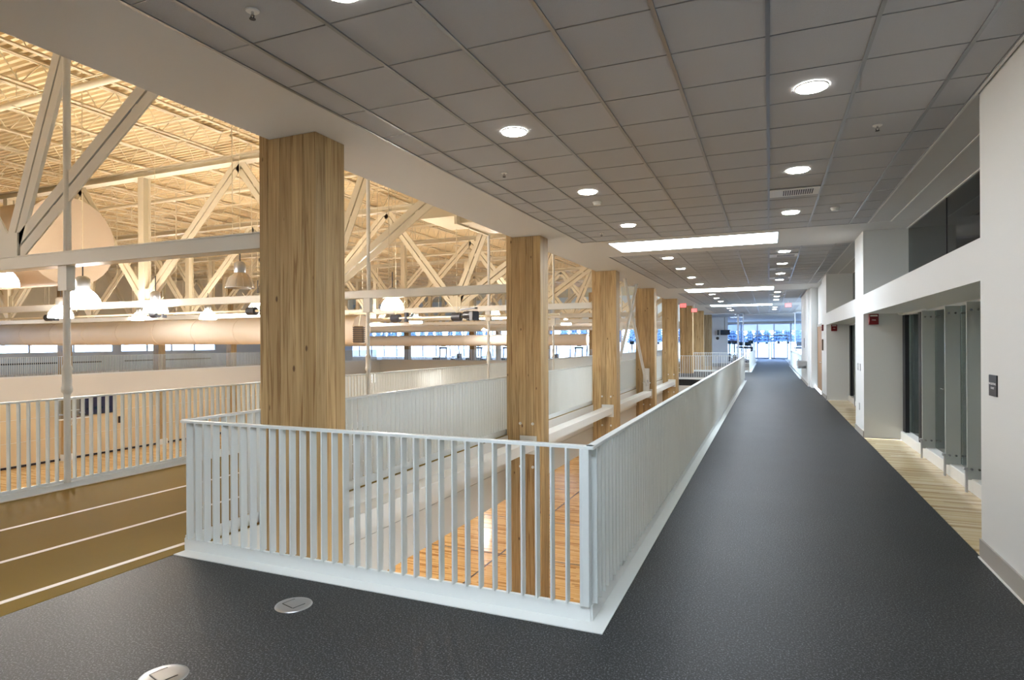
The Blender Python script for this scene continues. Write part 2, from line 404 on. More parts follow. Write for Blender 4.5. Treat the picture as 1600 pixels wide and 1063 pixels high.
# ------------------------------------------------------------ recessed lights
def panel(y0, y1, lab):
    t = thing('troffer_light', lab, 'ceiling light', (-1.36, (y0 + y1) / 2, C))
    w, h = 3.02, y1 - y0
    MB().box(-w / 2, w / 2, -h / 2, h / 2, -.006, 0).build('diffuser', M['panel'], t)
    MB().box(-w / 2 - .02, -w / 2, -h / 2 - .02, h / 2 + .02, -.01, 0).box(w / 2, w / 2 + .02, -h / 2 - .02, h / 2 + .02, -.01, 0).box(-w / 2, w / 2, -h / 2 - .02, -h / 2, -.01, 0).box(-w / 2, w / 2, h / 2, h / 2 + .02, -.01, 0).build('frame', M['white'], t)
panel(-.1, 1.15, 'glowing rectangular light panel overhead, just outside the top of the picture')
panel(11.66, 12.9, 'largest, nearest glowing rectangular light panel in the plain ceiling band')
panel(23.1, 24.6, 'second glowing rectangular light panel along the corridor ceiling')
panel(33.7, 35.2, 'third, farthest glowing strip-like light panel over the corridor')
DL = []
def downlight():
    t = thing('downlight', 'x', 'ceiling light')
    MB().lathe([(.110, -.006), (.116, -.007), (.120, -.002), (.120, .004)], 24, caps=False).build('trim_ring', M['white'], t)
    MB().lathe([(.111, -.0065), (.111, .004)], 24).build('lens', M['down'], t)
    return t
rows = []
for side, x in (('left', -3.5 * T), ('right', .5 * T)):
    for y in [2.69, 5.13, 7.57, 10.01] + ([14.3, 16.5, 18.9, 21.2] if side == 'left' else [14.3, 16.5, 18.9, 20.8]) + [26, 28.4, 30.8, 37.5, 40]:
        if side == 'right' and y == 2.69: continue
        rows.append((side, x, y))
d0 = None
ordw = ['nearest', 'second', 'third', 'fourth', 'fifth', 'sixth', 'seventh', 'eighth', 'ninth', 'tenth', 'eleventh', 'twelfth', 'thirteenth']
cnt = {'left': 0, 'right': 0}
for side, x, y in rows:
    lab = 'round recessed downlight, %s in the row on the %s of the corridor ceiling' % (ordw[cnt[side]], side)
    cnt[side] += 1
    z = C - .001
    if d0 is None: d0 = downlight(); d0.location = (x, y, z); d0['label'] = lab; d0['group'] = 'corridor downlights'
    else: copy_tree(d0, (x, y, z), label=lab)

# ceiling odds and ends
def grille(x, y, w, h, lab):
    t = thing('air_grille', lab, 'vent', (x, y, C), group='ceiling air grilles')
    MB().box(-w / 2, w / 2, -h / 2, h / 2, -.012, -.003).build('frame', M['white'], t)
    m = MB()
    n = 14
    for i in range(n):
        cx = -w / 2 + .1 * w / .5 + i * (w * .62) / n + .05
        m.box(cx - .006, cx + .006, -h * .3, h * .3, -.018, -.012)
    m.build('slot', M['blk'], t)
grille(.305, 8.62, .58, .42, 'white ceiling air grille with dark slots between two downlights, nearest of its row')
grille(.305, 14.9, .58, .5, 'white ceiling air grille just past the first light panel')
grille(.305, 17.6, .58, .5, 'white ceiling air grille in the second tiled bay, middle one')
grille(.305, 20.1, .58, .5, 'white ceiling air grille at the far end of the second tiled bay')
grille(.305, 27.2, .58, .5, 'white ceiling air grille beyond the second light panel')
def sprinkler(x, y, lab):
    t = thing('fire_sprinkler', lab, 'sprinkler', (x, y, C + .004), group='ceiling sprinkler heads')
    MB().lathe([(.035, -.008), (.04, -.002), (.04, 0)], 16).build('escutcheon', M['white'], t)
    MB().tube((0, 0, -.008), (0, 0, -.03), .008, 8).build('stem', M['chrome'], t)
    MB().tube((-.012, 0, -.03), (-.008, 0, -.048), .003, 6).tube((.012, 0, -.03), (.008, 0, -.048), .003, 6).tube((0, 0, -.048), (0, 0, -.051), .018, 12).build('deflector', M['iron'], t)
sprinkler(-2.74, 2.66, 'chrome sprinkler head in the ceiling tile at upper left')
sprinkler(-2.76, 6.33, 'small sprinkler head in the tiles beyond the left downlight')
sprinkler(.90, 6.29, 'small sprinkler head in the tiles near the right wall')
sprinkler(-2.72, 10.54, 'small sprinkler head near the corner of the first tiled bay')
def detector(x, y, lab):
    t = thing('smoke_detector', lab, 'smoke detector', (x, y, C + .004), group='ceiling smoke detectors')
    MB().lathe([(.03, -.05), (.05, -.045), (.055, -.02), (.055, -.018)], 18).build('sensor', M['white'], t)
    MB().lathe([(.062, -.02), (.065, -.012), (.065, 0)], 18).build('base', M['white'], t)
detector(-2.165, 8.15, 'white round smoke detector past the second downlight of the left row')
detector(.887, 9.92, 'white round smoke detector over the right side of the corridor')
def exit_sign(x, y, z, lab):
    t = thing('exit_sign', lab, 'exit sign', (x, y, z))
    MB().bev(-.15, .15, -.02, .02, -.1, .1, .008).build('housing', M['red'], t)
    MB().box(-.14, .14, -.024, -.021, -.09, .09).build('face', M['exit'], t)
    text_mesh('EXIT', .13, M['text'], t, (0, -.026, -.045), (math.pi / 2, 0, 0))
    MB().tube((0, 0, .1), (0, 0, C - z), .01, 8).build('stem', M['white'], t)
def text_mesh(s, size, m, parent, loc, rot, name='lettering'):
    cu = bpy.data.curves.new('t', 'FONT'); cu.body = s; cu.size = size; cu.align_x = 'CENTER'; cu.extrude = .0006; cu.resolution_u = 2
    to = bpy.data.objects.new('t', cu); COL.objects.link(to)
    bpy.context.view_layer.update()
    me = bpy.data.meshes.new_from_object(to.evaluated_get(bpy.context.evaluated_depsgraph_get()))
    bpy.data.objects.remove(to); me.materials.clear(); me.materials.append(m)
    return place(name, me, parent, loc, rot)
exit_sign(-3.73, 29.6, 3.40, 'red exit sign hanging in front of the wooden columns, nearer of two')
exit_sign(-3.6, 33.0, 3.33, 'red exit sign hanging in front of the wooden columns, farther of two')
exit_sign(.85, 32.0, 3.42, 'red exit sign over the corridor walkway near the right wall')

# ------------------------------------------------------------ guard rails
bal_me = MB().bev(-.006, .006, -.031, .031, .10, 1.052, .001).mesh('baluster', M['rail'])
def rail(lab, p0, p1, cap=300, spacing=.0985, flange=None, kick=.1, posts=(), zb=0, single=True, skip=0, fx=(0, 0)):
    p0, p1 = Vector(p0), Vector(p1); L = (p1 - p0).length; ang = math.atan2(p1.y - p0.y, p1.x - p0.x)
    t = thing('guard_rail', lab, 'railing', (p0.x, p0.y, zb), ang)
    MB().bev(-.03, L + .03, -.026, .026, 1.052, 1.072, .003).build('handrail', M['rail'], t)
    k = MB().box(0, L, -.012, .012, 0, kick)
    if flange: 
        s, w = flange
        k.box(fx[0], L + fx[1], min(0, s * w), max(0, s * w), .001, .007)
    k.build('kick_plate', M['curb'], t)
    n = int((L - .06) / spacing); rest = MB(); c = 0
    for i in range(n + 1):
        x = .05 + i * spacing
        if i >= skip and c < cap and single: place('baluster', bal_me, t, (x, 0, 0)); c += 1
        else: rest.box(x - .005, x + .005, -.025, .025, kick, 1.052)
    if rest.v: rest.build('distant_balusters', M['rail'], t, kind='stuff')
    for x in posts: MB().bev(x - .03, x + .03, -.03, .03, kick, 1.052, .003).build('post', M['rail'], t)
    return t
rx = -1.005
rail('pale steel railing at the front of the floor opening, facing the viewer', (-4.45, 3.585, 0), (rx, 3.585, 0), flange=(-1, .13), posts=(3.415,), fx=(.02, .105))
rail('long pale steel railing along the corridor side of the first floor opening', (rx, 3.585, 0), (rx, 28.2, 0), flange=(-1, .105), posts=(24.58,))
rail('steel railing between the running track and the row of wooden columns', (-4.50, 28.2, 0), (-4.50, 3.63, 0), spacing=.0985)
rail('steel railing on the outer edge of the running track, above the gym', (-7.70, 1.0, 0), (-7.70, 50.3, 0), kick=.1)
rail('short steel railing across the far end of the first floor opening', (-4.45, 28.35, 0), (rx - .03, 28.35, 0))
rail('steel railing at the near end of the second, farther floor opening', (-4.2, 35.9, 0), (-1.05, 35.9, 0))
rail('far steel railing on the left side of the walkway before the window wall', (-1.0, 35.9, 0), (-1.0, 50.5, 0), flange=(-1, .1), single=False)
rail('far steel railing on the right side of the walkway before the window wall', (1.35, 46, 0), (1.35, 30.1, 0), flange=(-1, .1), single=False)
rail('distant steel railing of the elevated walkway across the gym', (-35.5, 49.9, 0), (-35.5, 9, 0), single=False, kick=.08)
rail('distant steel railing in front of the fitness machines at the end of the gym', (-35.4, 50.6, 0), (-4.6, 50.6, 0), single=False, kick=.08)
# curb under the outer track rail
MB().bev(-7.78, -7.66, -7, 50.3, 0, .07, .006).build('track_curb', M['curb'], label='pale steel curb along the outer edge of the running track', cat='curb')

# ------------------------------------------------------------ glulam columns
P = 5.875
CX0, CX1, CY = -4.445, -3.775, 4.385
xs_ = [0, .105, .245, .385, .525, .67]
def lam(x0, x1, y0, y1, z1): return MB().bev(x0 + .0008, x1 - .0008, y0 + .0008, y1 - .0008, GZ, z1, .003).mesh('lamination', M['glulam'])
lams = [lam(xs_[0], xs_[1], 0, .41, 6.0)] + [lam(xs_[i], xs_[i + 1], 0, .41, C - .002) for i in (1, 2, 3)] + [lam(xs_[4], xs_[5], a, b, C - .002) for a, b in ((0, .14), (.14, .27), (.27, .41))]
collab = ['weathered glulam wood column nearest the viewer', 'glulam wood column second from the viewer, behind the front railing', 'third glulam wood column along the opening',
          'fourth glulam wood column along the opening', 'fifth glulam wood column along the opening', 'sixth glulam wood column, past the first opening',
          'seventh glulam wood column along the corridor', 'eighth and farthest glulam wood column of the corridor row']
def bolt_mb():
    return MB().tube((0, 0, 0), (0, -.018, 0), .026, 12).tube((0, -.018, 0), (0, -.032, 0), .012, 6)
bolt_me = bolt_mb().mesh('bolt_cap', M['steelg'])
for k in range(8):
    y = CY + P * k
    z0 = GZ if k < 5 else (GZ if k > 5 else GZ)
    t = thing('glulam_column', collab[k], 'column', (CX0, y, 0), group='glulam columns')
    for i, me in enumerate(lams):
        place('lamination', me, t, (.0006 * ((i * 5 + k) % 3) if i > 3 else 0, .002 * ((i * 7 + k) % 3) if i < 5 else 0, 0))
    if 1 <= k <= 4:
        for bx in (.27, .51):
            for bz in (.23, -.55): place('bolt_cap', bolt_me, t, (bx, 0, bz))
# beams between the columns just below floor level
for k in range(4):
    y0 = CY + P * k + .41; y1 = CY + P * (k + 1)
    t = thing('tie_beam', 'white steel beam from the %s to the %s wooden column' % (ordw[k].replace('nearest', 'first'), ordw[k + 1]), 'beam', (-4.02, y0, -.06), group='beams between columns')
    MB().bev(-.13, .13, .03, y1 - y0 - .02, -.17, 0, .006).build('beam_web', M['steelg'], t)
    MB().box(-.16, .16, y1 - y0 - .02, y1 - y0, -.26, .07).build('end_plate', M['steelg'], t)
    MB().box(-.16, .16, .005, .03, -.26, .07).build('end_plate', M['steelg'], t)
# X brace between third and fourth column
t = thing('cross_brace', 'thin steel X brace between the third and fourth wooden columns', 'brace', (-4.05, 16.5, 0))
MB().tube((0, .2, .2), (0, 5.2, 5.0), .05, 10).build('brace_rod', M['steelg'], t)
MB().tube((.02, 5.35, .15), (.02, .5, 4.95), .05, 10).build('brace_rod', M['steelg'], t)
MB().box(-.1, .1, 5.32, 5.47, -.3, .75).build('gusset_plate', M['steelg'], t)
MB().tube((-.05, 5.3, .3), (.08, 5.3, .3), .05, 10).build('pin', M['alu'], t)
MB().box(-.1, .1, -.0, .12, -.3, .5).build('gusset_plate', M['steelg'], t)

# ------------------------------------------------------------ roof structure of the hall
TY = [4.59 + P * k for k in range(-1, 9)]
ZB0, ZB1, ZT0, ZT1, ZD = 2.63, 2.79, 5.86, 6.04, 6.62
XW = -38.0
deck = MB(); pit = .15
y = -7.0; vs = []; fs = []
while y < 64:
    for dy, z in ((0, ZD), (.06, ZD), (.075, ZD + .085), (.135, ZD + .085)): vs += [(-52, y + dy, z), (-4.25, y + dy, z)]
    y += pit
for i in range(len(vs) // 2 - 1): fs.append((2 * i, 2 * i + 1, 2 * i + 3, 2 * i + 2))
deck.add(vs, fs); deck.box(-52, -4.25, -7, 64.1, ZD + .11, ZD + .2)
struct('roof_deck', deck, M['deck'])
nodesB = [-8.75 - 5.64 * k for k in range(6)]
def truss(name, yk, lab, detail):
    t = thing(name, lab, 'truss', (0, yk, 0), group='roof trusses')
    X0, X1 = -4.35, XW
    MB().box(X1, X0, -.10, .10, ZB0, ZB0 + .014).box(X1, X0, -.10, .10, ZB1 - .014, ZB1).box(X1, X0, -.085, -.07, ZB0, ZB1).build('bottom_chord', M['steelg'], t)
    MB().box(X1, X0, -.12, .12, ZT0, ZT0 + .02).box(X1, X0, -.12, .12, ZT1 - .02, ZT1).box(X1, X0, -.01, .01, ZT0, ZT1).build('top_chord', M['steel'], t)
    def dbl(x0, z0, x1, z1, nm='diagonal', w=.135, g=.03):
        d = Vector((x1 - x0, 0, z1 - z0)).normalized(); nrm = Vector((-d.z, 0, d.x)); m = MB()
        for s in (-1, 1):
            o = nrm * s * (w / 2 + g / 2)
            m.beam((x0 + o.x, 0, z0 + o.z), (x1 + o.x, 0, z1 + o.z), .02, w, nrm)
            o2 = nrm * s * (g / 2 + .006)
            m.beam((x0 + o2.x, .05, z0 + o2.z), (x1 + o2.x, .05, z1 + o2.z), .1, .012, nrm)
        L = math.hypot(x1 - x0, z1 - z0)
        for q in (.18, .5, .82):
            c = Vector((x0, 0, z0)).lerp(Vector((x1, 0, z1)), q)
            m.beam(c - d * .05 + Vector((0, .012, 0)), c + d * .05 + Vector((0, .012, 0)), .016, .1, nrm)
        m.build(nm, M['steelg'] if detail else M['steel'], t)
    for xb in nodesB[:-1]: MB().box(xb - .19, xb + .19, -.034, -.012, ZB1, ZB1 + .3).build('node_plate', M['steelg'] if detail else M['steel'], t)
    dbl(nodesB[0], ZB1, -4.2, 5.86); dbl(nodesB[0] - .02, ZB1, -7.42, 5.86)
    prev = nodesB[0]
    for xb in nodesB[1:]:
        xt = (prev + xb) / 2 + .35
        dbl(xt, ZT0, prev, ZB1); dbl(xt, ZT0, xb, ZB1); prev = xb
        if xb > XW: MB().box(xb - .02, xb + .02, -.09, .09, ZB1, ZT0).box(xb - .1, xb + .1, -.1, -.085, ZB1, ZT0).box(xb - .1, xb + .1, .085, .1, ZB1, ZT0).build('vertical', M['steel'], t)
    # hanger down to the track
    xh = -7.66
    MB().box(xh - .08, xh + .08, -.05, .05, 2.34, ZB0).build('hanger_gusset', M['steelg'], t)
    MB().tube((xh, 0, 2.34), (xh, 0, 1.42), .038, 10).build('hanger_rod', M['steelg'], t)
    MB().lathe([(.04, 1.12), (.058, 1.15), (.058, 1.2), (.05, 1.21), (.05, 1.4), (.058, 1.41), (.04, 1.47)], 12, (xh, 0, 0)).build('turnbuckle', M['steelg'], t)
    MB().tube((xh, 0, 1.14), (xh, 0, .07), .036, 10).build('lower_rod', M['steelg'], t)
    MB().tube((xh + .02, 0, ZB1), (xh + .02, 0, ZT0), .040, 10).build('upper_rod', M['steelg'], t)
    return t
tl = ['nearest cream roof truss, reaching the first wooden column', 'second cream roof truss, reaching the second wooden column', 'third cream roof truss over the gym',
      'fourth cream roof truss over the gym', 'fifth cream roof truss over the gym', 'sixth cream roof truss over the gym', 'seventh cream roof truss over the gym', 'eighth, farthest cream roof truss over the gym']
for i, yk in enumerate(TY[1:9]): truss('roof_truss', yk, tl[i], i == 0)
# bar joists, along Y, one per line and bay
jt = thing('bar_joist', 'cream open web bar joist under the roof deck', 'joist', (0, 0, 0), group='bar joists under the roof deck')
MB().box(-.065, -.012, .1, P - .1, ZD - .055, ZD - .0475).box(.012, .065, .1, P - .1, ZD - .055, ZD - .0475).box(-.018, -.012, .1, P - .1, ZD - .0475, ZD - .008).box(.012, .018, .1, P - .1, ZD - .0475, ZD - .008).build('top_chord', M['joist'], jt)
MB().box(-.04, -.01, .35, P - .35, ZT1 + .07, ZT1 + .077).box(.01, .04, .35, P - .35, ZT1 + .07, ZT1 + .077).box(-.016, -.01, .35, P - .35, ZT1 + .077, ZT1 + .11).box(.01, .016, .35, P - .35, ZT1 + .077, ZT1 + .11).build('bottom_chord', M['joist'], jt)
w = MB(); n = 8; zz0, zz1 = ZT1 + .08, ZD - .05
st = (P - .7) / n
w.tube((0, .12, zz1), (0, .35, zz0), .010, 5)
for i in range(n):
    a = .35 + i * st; w.tube((0, a, zz0), (0, a + st / 2, zz1), .010, 5).tube((0, a + st / 2, zz1), (0, a + st, zz0), .010, 5)
w.tube((0, P - .35, zz0), (0, P - .12, zz1), .010, 5)
w.build('web', M['joist'], jt)
jkids = [o for o in COL.objects if o.parent is jt]
jx = [-5.95 - 1.414 * k for k in range(23)]
first = True; nj = 0
for k, yk in enumerate(TY[1:8]):
    for x in jx:
        yy = yk
        lb = 'cream open web bar joist between the %s and %s roof truss' % (ordw[k].replace('nearest', 'first'), ordw[k + 1])
        if first: c = jt; first = False
        else: c = jt.copy(); COL.objects.link(c)
        c.location = (x, yy, 0); nj += 1; c['label'] = lb; c['group'] = 'bar joists from truss %d to %d' % (k + 1, k + 2)
        if c is jt: continue
        for ch in jkids:
            d = ch.copy(); d.parent = c; COL.objects.link(d)
# bridging lines and conduits running across
pip = MB()
for yk in TY[1:9]:
    for q in (.33, .66): pip.tube((XW, yk + P * q, ZT1 + .06), (-4.4, yk + P * q, ZT1 + .06), .014, 6)
pip.build('joist_bridging', M['joist'], label='thin cream bridging rods running across under the bar joists', cat='bridging')
for i, (yy, r, z, lab) in enumerate([(6.6, .06, 6.02, 'cream sprinkler main crossing under the nearest joists'), (12.6, .05, 5.95, 'cream sprinkler pipe crossing beyond the second truss'),
                     (18.8, .05, 5.9, 'cream sprinkler pipe crossing beyond the third truss'), (25.4, .05, 5.9, 'cream sprinkler pipe far over the gym')]):
    t = thing('sprinkler_pipe', lab, 'pipe', (0, yy, 0), group='sprinkler pipes')
    MB().tube((XW, 0, z), (-4.4, 0, z), r, 10).build('main', M['steel'], t)
    m = MB()
    for q in range(10): m.tube((-6 - 3.2 * q, 0, z), (-6 - 3.2 * q, 0, ZD - .01), .008, 6).box(-6 - 3.2 * q - .02, -6 - 3.2 * q + .02, -r - .01, r + .01, z - r - .008, z - r + .008)
    m.build('pipe_hangers', M['steel'], t, kind='stuff')
    for q in range(6): MB().tube((-5.5 - 3.1 * q, 0, z), (-5.5 - 3.1 * q, 0, z - .5), .012, 6).build('drop_pipe', M['steel'], t)
# hanging wires
wr_ = MB()
for i in range(46):
    x = -5.4 - random.random() * 26; y = 8 + random.random() * 34
    wr_.tube((x, y, ZD), (x, y, 2.4 + random.random() * 2.2), .009, 5)
wr_.build('hanging_rods', M['steel'], label='many thin cream hanger rods dropping from the roof over the gym', cat='rods', kind='stuff')

# hall walls
struct('wall_far_left', MB().box(-37.35, -37.2, -7, 50.6, GZ, -1.15), M['wall'])
wfl = bpy.data.objects['wall_far_left']
panels = [MB().bev(0, .03, .012, 2.926, .01, 1.21, .006).mesh('wall_panel', M['tan']) for _ in range(2)]
for r in range(3):
    for i in range(15):
        place('wall_panel', panels[(i + r) % 2], wfl, (-37.2, 7.2 + i * 2.938 + (1.4 if r == 1 else 0), GZ + .13 + r * 1.22))
MB().box(-37.2, -37.17, 7, 50.6, GZ, GZ + .12).build('dark_base', M['dark'], wfl)
# elevated walkway on the far side and at the far end
struct('floor_walkway', MB().box(-40, -35.55, -7, 50.5, -.3, 0).box(-35.55, -35.5, -7, 50.5, -1.25, .04), M['steelg'])
struct('trim_fascia_end', MB().box(-35.5, -1.0, 50.45, 50.5, -1.25, .04), M['steelg'])
struct('wall_end_lower', MB().box(-37, -1, 52, 52.2, GZ, -.3), M['tan'])
# outer wall with windows, far left
wl_ = MB().box(-40.2, -40, -7, 52, -.3, 1.2).box(-52, -40.2, 51.8, 52, -.3, 8).box(-52.2, -52, 51.8, 64.2, -.3, 8)
segs = [(12.0, 26.5), (28.0, 34.2)]
ys = [-7, 12.0, 27.0, 27.5, 35.0, 64]
for a, b in ((-7, 12.0), (26.9, 27.4), (35.0, 52)): wl_.box(-40.2, -40, a, b, 1.2, 2.9)
struct('wall_left_outer', wl_, M['blue'])
struct('wall_left_upper', MB().box(-40.2, -40, -7, 52, 2.9, 8), M['steel'])
MB().box(-40, -39.9, 12, 26, .55, .64).box(-40, -39.9, 27.6, 34.4, .55, .64).build('bench_rail', M['blk'], label='dark rail along the pale blue wall of the far walkway', cat='rail')
nwin = 1
def window(x0, x1, y0, y1, z0, z1, panes, lights=1, axis='y'):
    global nwin
    t = bpy.data.objects.new('window_%d' % nwin, None); COL.objects.link(t); nwin += 1; t['kind'] = 'structure'
    L = (y1 - y0) if axis == 'y' else (x1 - x0)
    for i in range(panes):
        a = i * L / panes; b = (i + 1) * L / panes
        fr = MB(); gl = MB(); f = .045
        def bx(m, p, q, z, zz, d):
            if axis == 'y': m.box(x0 - d, x0 + d, y0 + p, y0 + q, z, zz)
            else: m.box(x0 + p, x0 + q, y0 - d, y0 + d, z, zz)
        bx(fr, a, a + f, z0, z1, .05); bx(fr, b - f, b, z0, z1, .05); bx(fr, a + f, b - f, z0, z0 + f, .05); bx(fr, a + f, b - f, z1 - f, z1, .05)
        for q in range(1, lights): 
            zq = z0 + (z1 - z0) * q / lights; bx(fr, a + f, b - f, zq - .02, zq + .02, .05)
        o = fr.build('window_frame', M['mullion'], t)
        bx(gl, a + f, b - f, z0 + f, z1 - f, .004); gl.build('pane', M['pane'], o)
window(-40.1, 0, 12.0, 26.9, 1.2, 2.9, 6); window(-40.1, 0, 27.4, 35.0, 1.2, 2.9, 4)
# columns on the far side
lamf = MB().bev(.001, .259, 0, .5, GZ, 6.0, .004).mesh('lamination', M['glulam'])
farlab = ['distant wooden column at the far left edge of the gym, partly behind the steel hanger', 'distant wooden column on the far wall, beyond the scoreboard', 'distant wooden column on the far walkway, beside the nearest wooden column', 'distant wooden column on the far walkway, hidden behind the near columns', 'wooden column at the far corner of the gym']
for k in range(5):
    t = thing('far_column', farlab[k], 'column', (-37.5, 21.95 + P * k, 0), group='columns across the gym')
    for i in range(2): place('lamination', lamf, t, (i * .26, 0, 0))
    MB().box(-.06, .62, -.06, .56, GZ, GZ + .35).build('column_base', M['white'], t)
for i, x in enumerate((-33.2, -26.0, -18.6, -14.4, -10.2)):
    t = thing('end_column', ['first distant wooden column in front of the end windows', 'second distant wooden column in front of the end windows', 'third distant wooden column in front of the end windows', 'fourth distant wooden column in front of the end windows', 'fifth distant wooden column in front of the end windows'][i], 'column', (x, 51.2, 0), group='columns at the end of the gym')
    for q in range(2): place('lamination', lamf, t, (q * .26, 0, 0))
t = thing('round_column', 'distant round white column in front of the end windows, left of the second wooden column', 'column', (-22.9, 51.0, 0))
MB().lathe([(.3, 0), (.3, .1), (.26, .12), (.26, 5.9)], 20).build('shaft', M['white'], t)

# ------------------------------------------------------------ end of the building: window wall
EY = 64.0
struct('wall_end', MB().box(-52, 9, EY, EY + .2, 3.4, 8).box(3.4, 9, EY, EY + .2, 0, 3.4), M['wall'])
struct('wall_divider', MB().box(-4.2, -3.0, 50.6, 50.9, 0, C), M['wall'])
window(-52, -37, EY + .1, 0, .05, 3.4, 8, 2, 'x'); window(-37, -22, EY + .1, 0, 0.05, 3.4, 8, 2, 'x'); window(-22, -7.0, EY + .1, 0, .05, 3.4, 8, 2, 'x'); window(-7, 3.4, EY + .1, 0, .05, 3.4, 7, 2, 'x')
sh = MB()
for i in range(7): sh.box(-7 + i * 1.486 + .03, -7 + (i + 1) * 1.486 - .03, EY + .03, EY + .04, 2.72, 3.38)
sh.build('roller_shades', M['shade'], label='white roller shades across the top of the end window wall', cat='blinds')
struct('wall_far_right', MB().box(8.8, 9, 30, 64, 0, C), M['wall'])
# glazed partition across the corridor
t = thing('glass_partition', 'clear glass partition across the far corridor with thin metal frames', 'partition', (0, 43.0, 0))
for x0, x1 in ((-4.2, -1.9), (-1.9, -1.55), (1.5, 2.8)):
    o = MB().box(x0, x0 + .06, -.04, .04, 0, C - .03).box(x1 - .06, x1, -.04, .04, 0, C - .03).box(x0, x1, -.04, .04, C - .1, C - .03).build('frame', M['mullion'], t)
    MB().box(x0 + .06, x1 - .06, -.005, .005, 0.05, C - .1).build('pane', M['pane'], o)
# vestibule doors in the window wall
for i, x in enumerate((-1.5, .15)):
    t = thing('glass_door', ['left of the two bright glass exit doors at the end of the corridor', 'right of the two bright glass exit doors at the end of the corridor'][i], 'door', (x, EY - .25, 0))
    MB().box(0, .07, 0, .05, 0, 2.3).box(1.43, 1.5, 0, .05, 0, 2.3).box(.07, 1.43, 0, .05, 2.2, 2.3).box(.07, 1.43, 0, .05, 0, .12).build('frame', M['mullion'], t)
    MB().box(.07, 1.43, .02, .03, .12, 2.2).build('pane', M['pane'], t)
    MB().tube((.2, -.04, .9), (.2, -.04, 1.5), .02, 8).build('handle', M['red'], t)
    MB().bev(.1, 1.4, -1.0, -.4, .0, .05, .01).build('mat', M['iron'], label='dark mat in front of the %s glass exit door' % ('left', 'right')[i], cat='mat', loc=(x, EY - .25, 0))

# outdoors
struct('ground_outside', MB().box(-110, 80, EY + .3, 200, -.6, -.5).box(-140, -40.3, -60, 51, -.6, -.5).box(-140, -52.3, 51, 200, -.6, -.5).box(-110, -52, EY + .3, 200, -.6, -.5), M['snow'])
bk = MB(); bk.add([(-130, 76, -.5), (80, 76, -.5), (80, 81, 1.35), (-130, 81, 1.35), (80, 110, 1.6), (-130, 110, 1.6)], [(0, 1, 2, 3), (3, 2, 4, 5)])
struct('ground_bank', bk, M['snow'])
def tree(x, y, h, lab):
    t = thing('conifer', lab, 'tree', (x, y, 1.35), group='trees outside the windows')
    MB().tube((0, 0, 0), (0, 0, h * .9), .16, 8, .04).build('trunk', M['bark'], t)
    m = MB(); n = 9
    for k in range(7):
        z = h * (.12 + .125 * k); r = h * .34 * (1 - k / 8)
        vs = [(0, 0, z + h * .2)] + [((r * (1.0 if i % 2 else .62) + random.uniform(-.1, .1)) * math.cos(i * math.pi / n), (r * (1.0 if i % 2 else .62)) * math.sin(i * math.pi / n), z + random.uniform(-.15, .1)) for i in range(2 * n)]
        m.add(vs, [(0, 1 + i, 1 + (i + 1) % (2 * n)) for i in range(2 * n)])
    m.build('crown', M['tree'], t)
for i in range(84):
    x = -84 + i * 1.12 + random.uniform(-.3, .3); y = 82.5 + (i % 3) * 1.3
    tree(x, y, random.uniform(2.4, 3.1), 'haze blue conifer on the pale bank beyond the end windows')

# ------------------------------------------------------------ fitness machines
def treadmill():
    t = thing('treadmill', 'x', 'treadmill', group='fitness machines')
    MB().bev(-.4, .4, -.9, .9, .0, .2, .03).build('deck', M['iron'], t)
    MB().box(-.25, .25, -.85, .75, .2, .215).build('belt', M['blk'], t)
    MB().beam((-.36, .75, .2), (-.34, .9, 1.25), .07, .09, (1, 0, 0)).beam((.36, .75, .2), (.34, .9, 1.25), .07, .09, (1, 0, 0)).build('upright', M['iron'], t)
    MB().beam((-.35, .85, 1.05), (-.35, .15, .98), .05, .05).beam((.35, .85, 1.05), (.35, .15, .98), .05, .05).build('handrail', M['blk'], t)
    MB().beam((-.42, .86, 1.18), (.42, .86, 1.18), .22, .16).build('console', M['iron'], t)
    MB().beam((-.24, .92, 1.48), (.24, .92, 1.48), .05, .34).build('screen', M['screen'], t)
    return t
def elliptical():
    t = thing('elliptical_trainer', 'x', 'elliptical trainer', group='fitness machines')
    MB().bev(-.25, .25, -.8, .8, 0, .1, .02).bev(-.18, .18, .3, .8, .1, .6, .05).build('base', M['iron'], t)
    MB().tube((0, .55, .5), (0, .4, 1.55), .05, 8).build('mast', M['iron'], t)
    MB().beam((-.2, .38, 1.62), (.2, .38, 1.62), .06, .3).build('screen', M['screen'], t)
    MB().tube((-.28, .45, .5), (-.3, .2, 1.65), .025, 8).tube((.28, .45, .5), (.3, .1, 1.65), .025, 8).build('handle', M['blk'], t)
    MB().beam((-.2, -.6, .3), (-.2, .4, .3), .14, .06).beam((.2, -.6, .42), (.2, .4, .42), .14, .06).build('pedal', M['blk'], t)
    return t
tm = treadmill(); el = elliptical()
place_ = []
for i, x in enumerate((-3.6, -2.6, -1.75)): place_.append((tm if i != 1 else el, x, 52.6, 'left of the walkway by the glass partition', i))
for i, x in enumerate((-3.2, -2.2, -1.5)): place_.append((el if i != 1 else tm, x, 56.5, 'left of the walkway, nearer the end window', i))
for i, x in enumerate((2.3, 2.9)): place_.append((tm, x, 50.5 + 3 * i, 'right of the far walkway', i))
for i in range(11): place_.append(((tm, el)[i % 2], -31 + i * 1.75 + (i % 3) * .2, 54.4, 'behind the gym end railing', i))
for i in range(4): place_.append(((el, tm)[i % 2], -11.5 + i * 1.6, 55, 'seen between the corridor columns', i))
used = set()
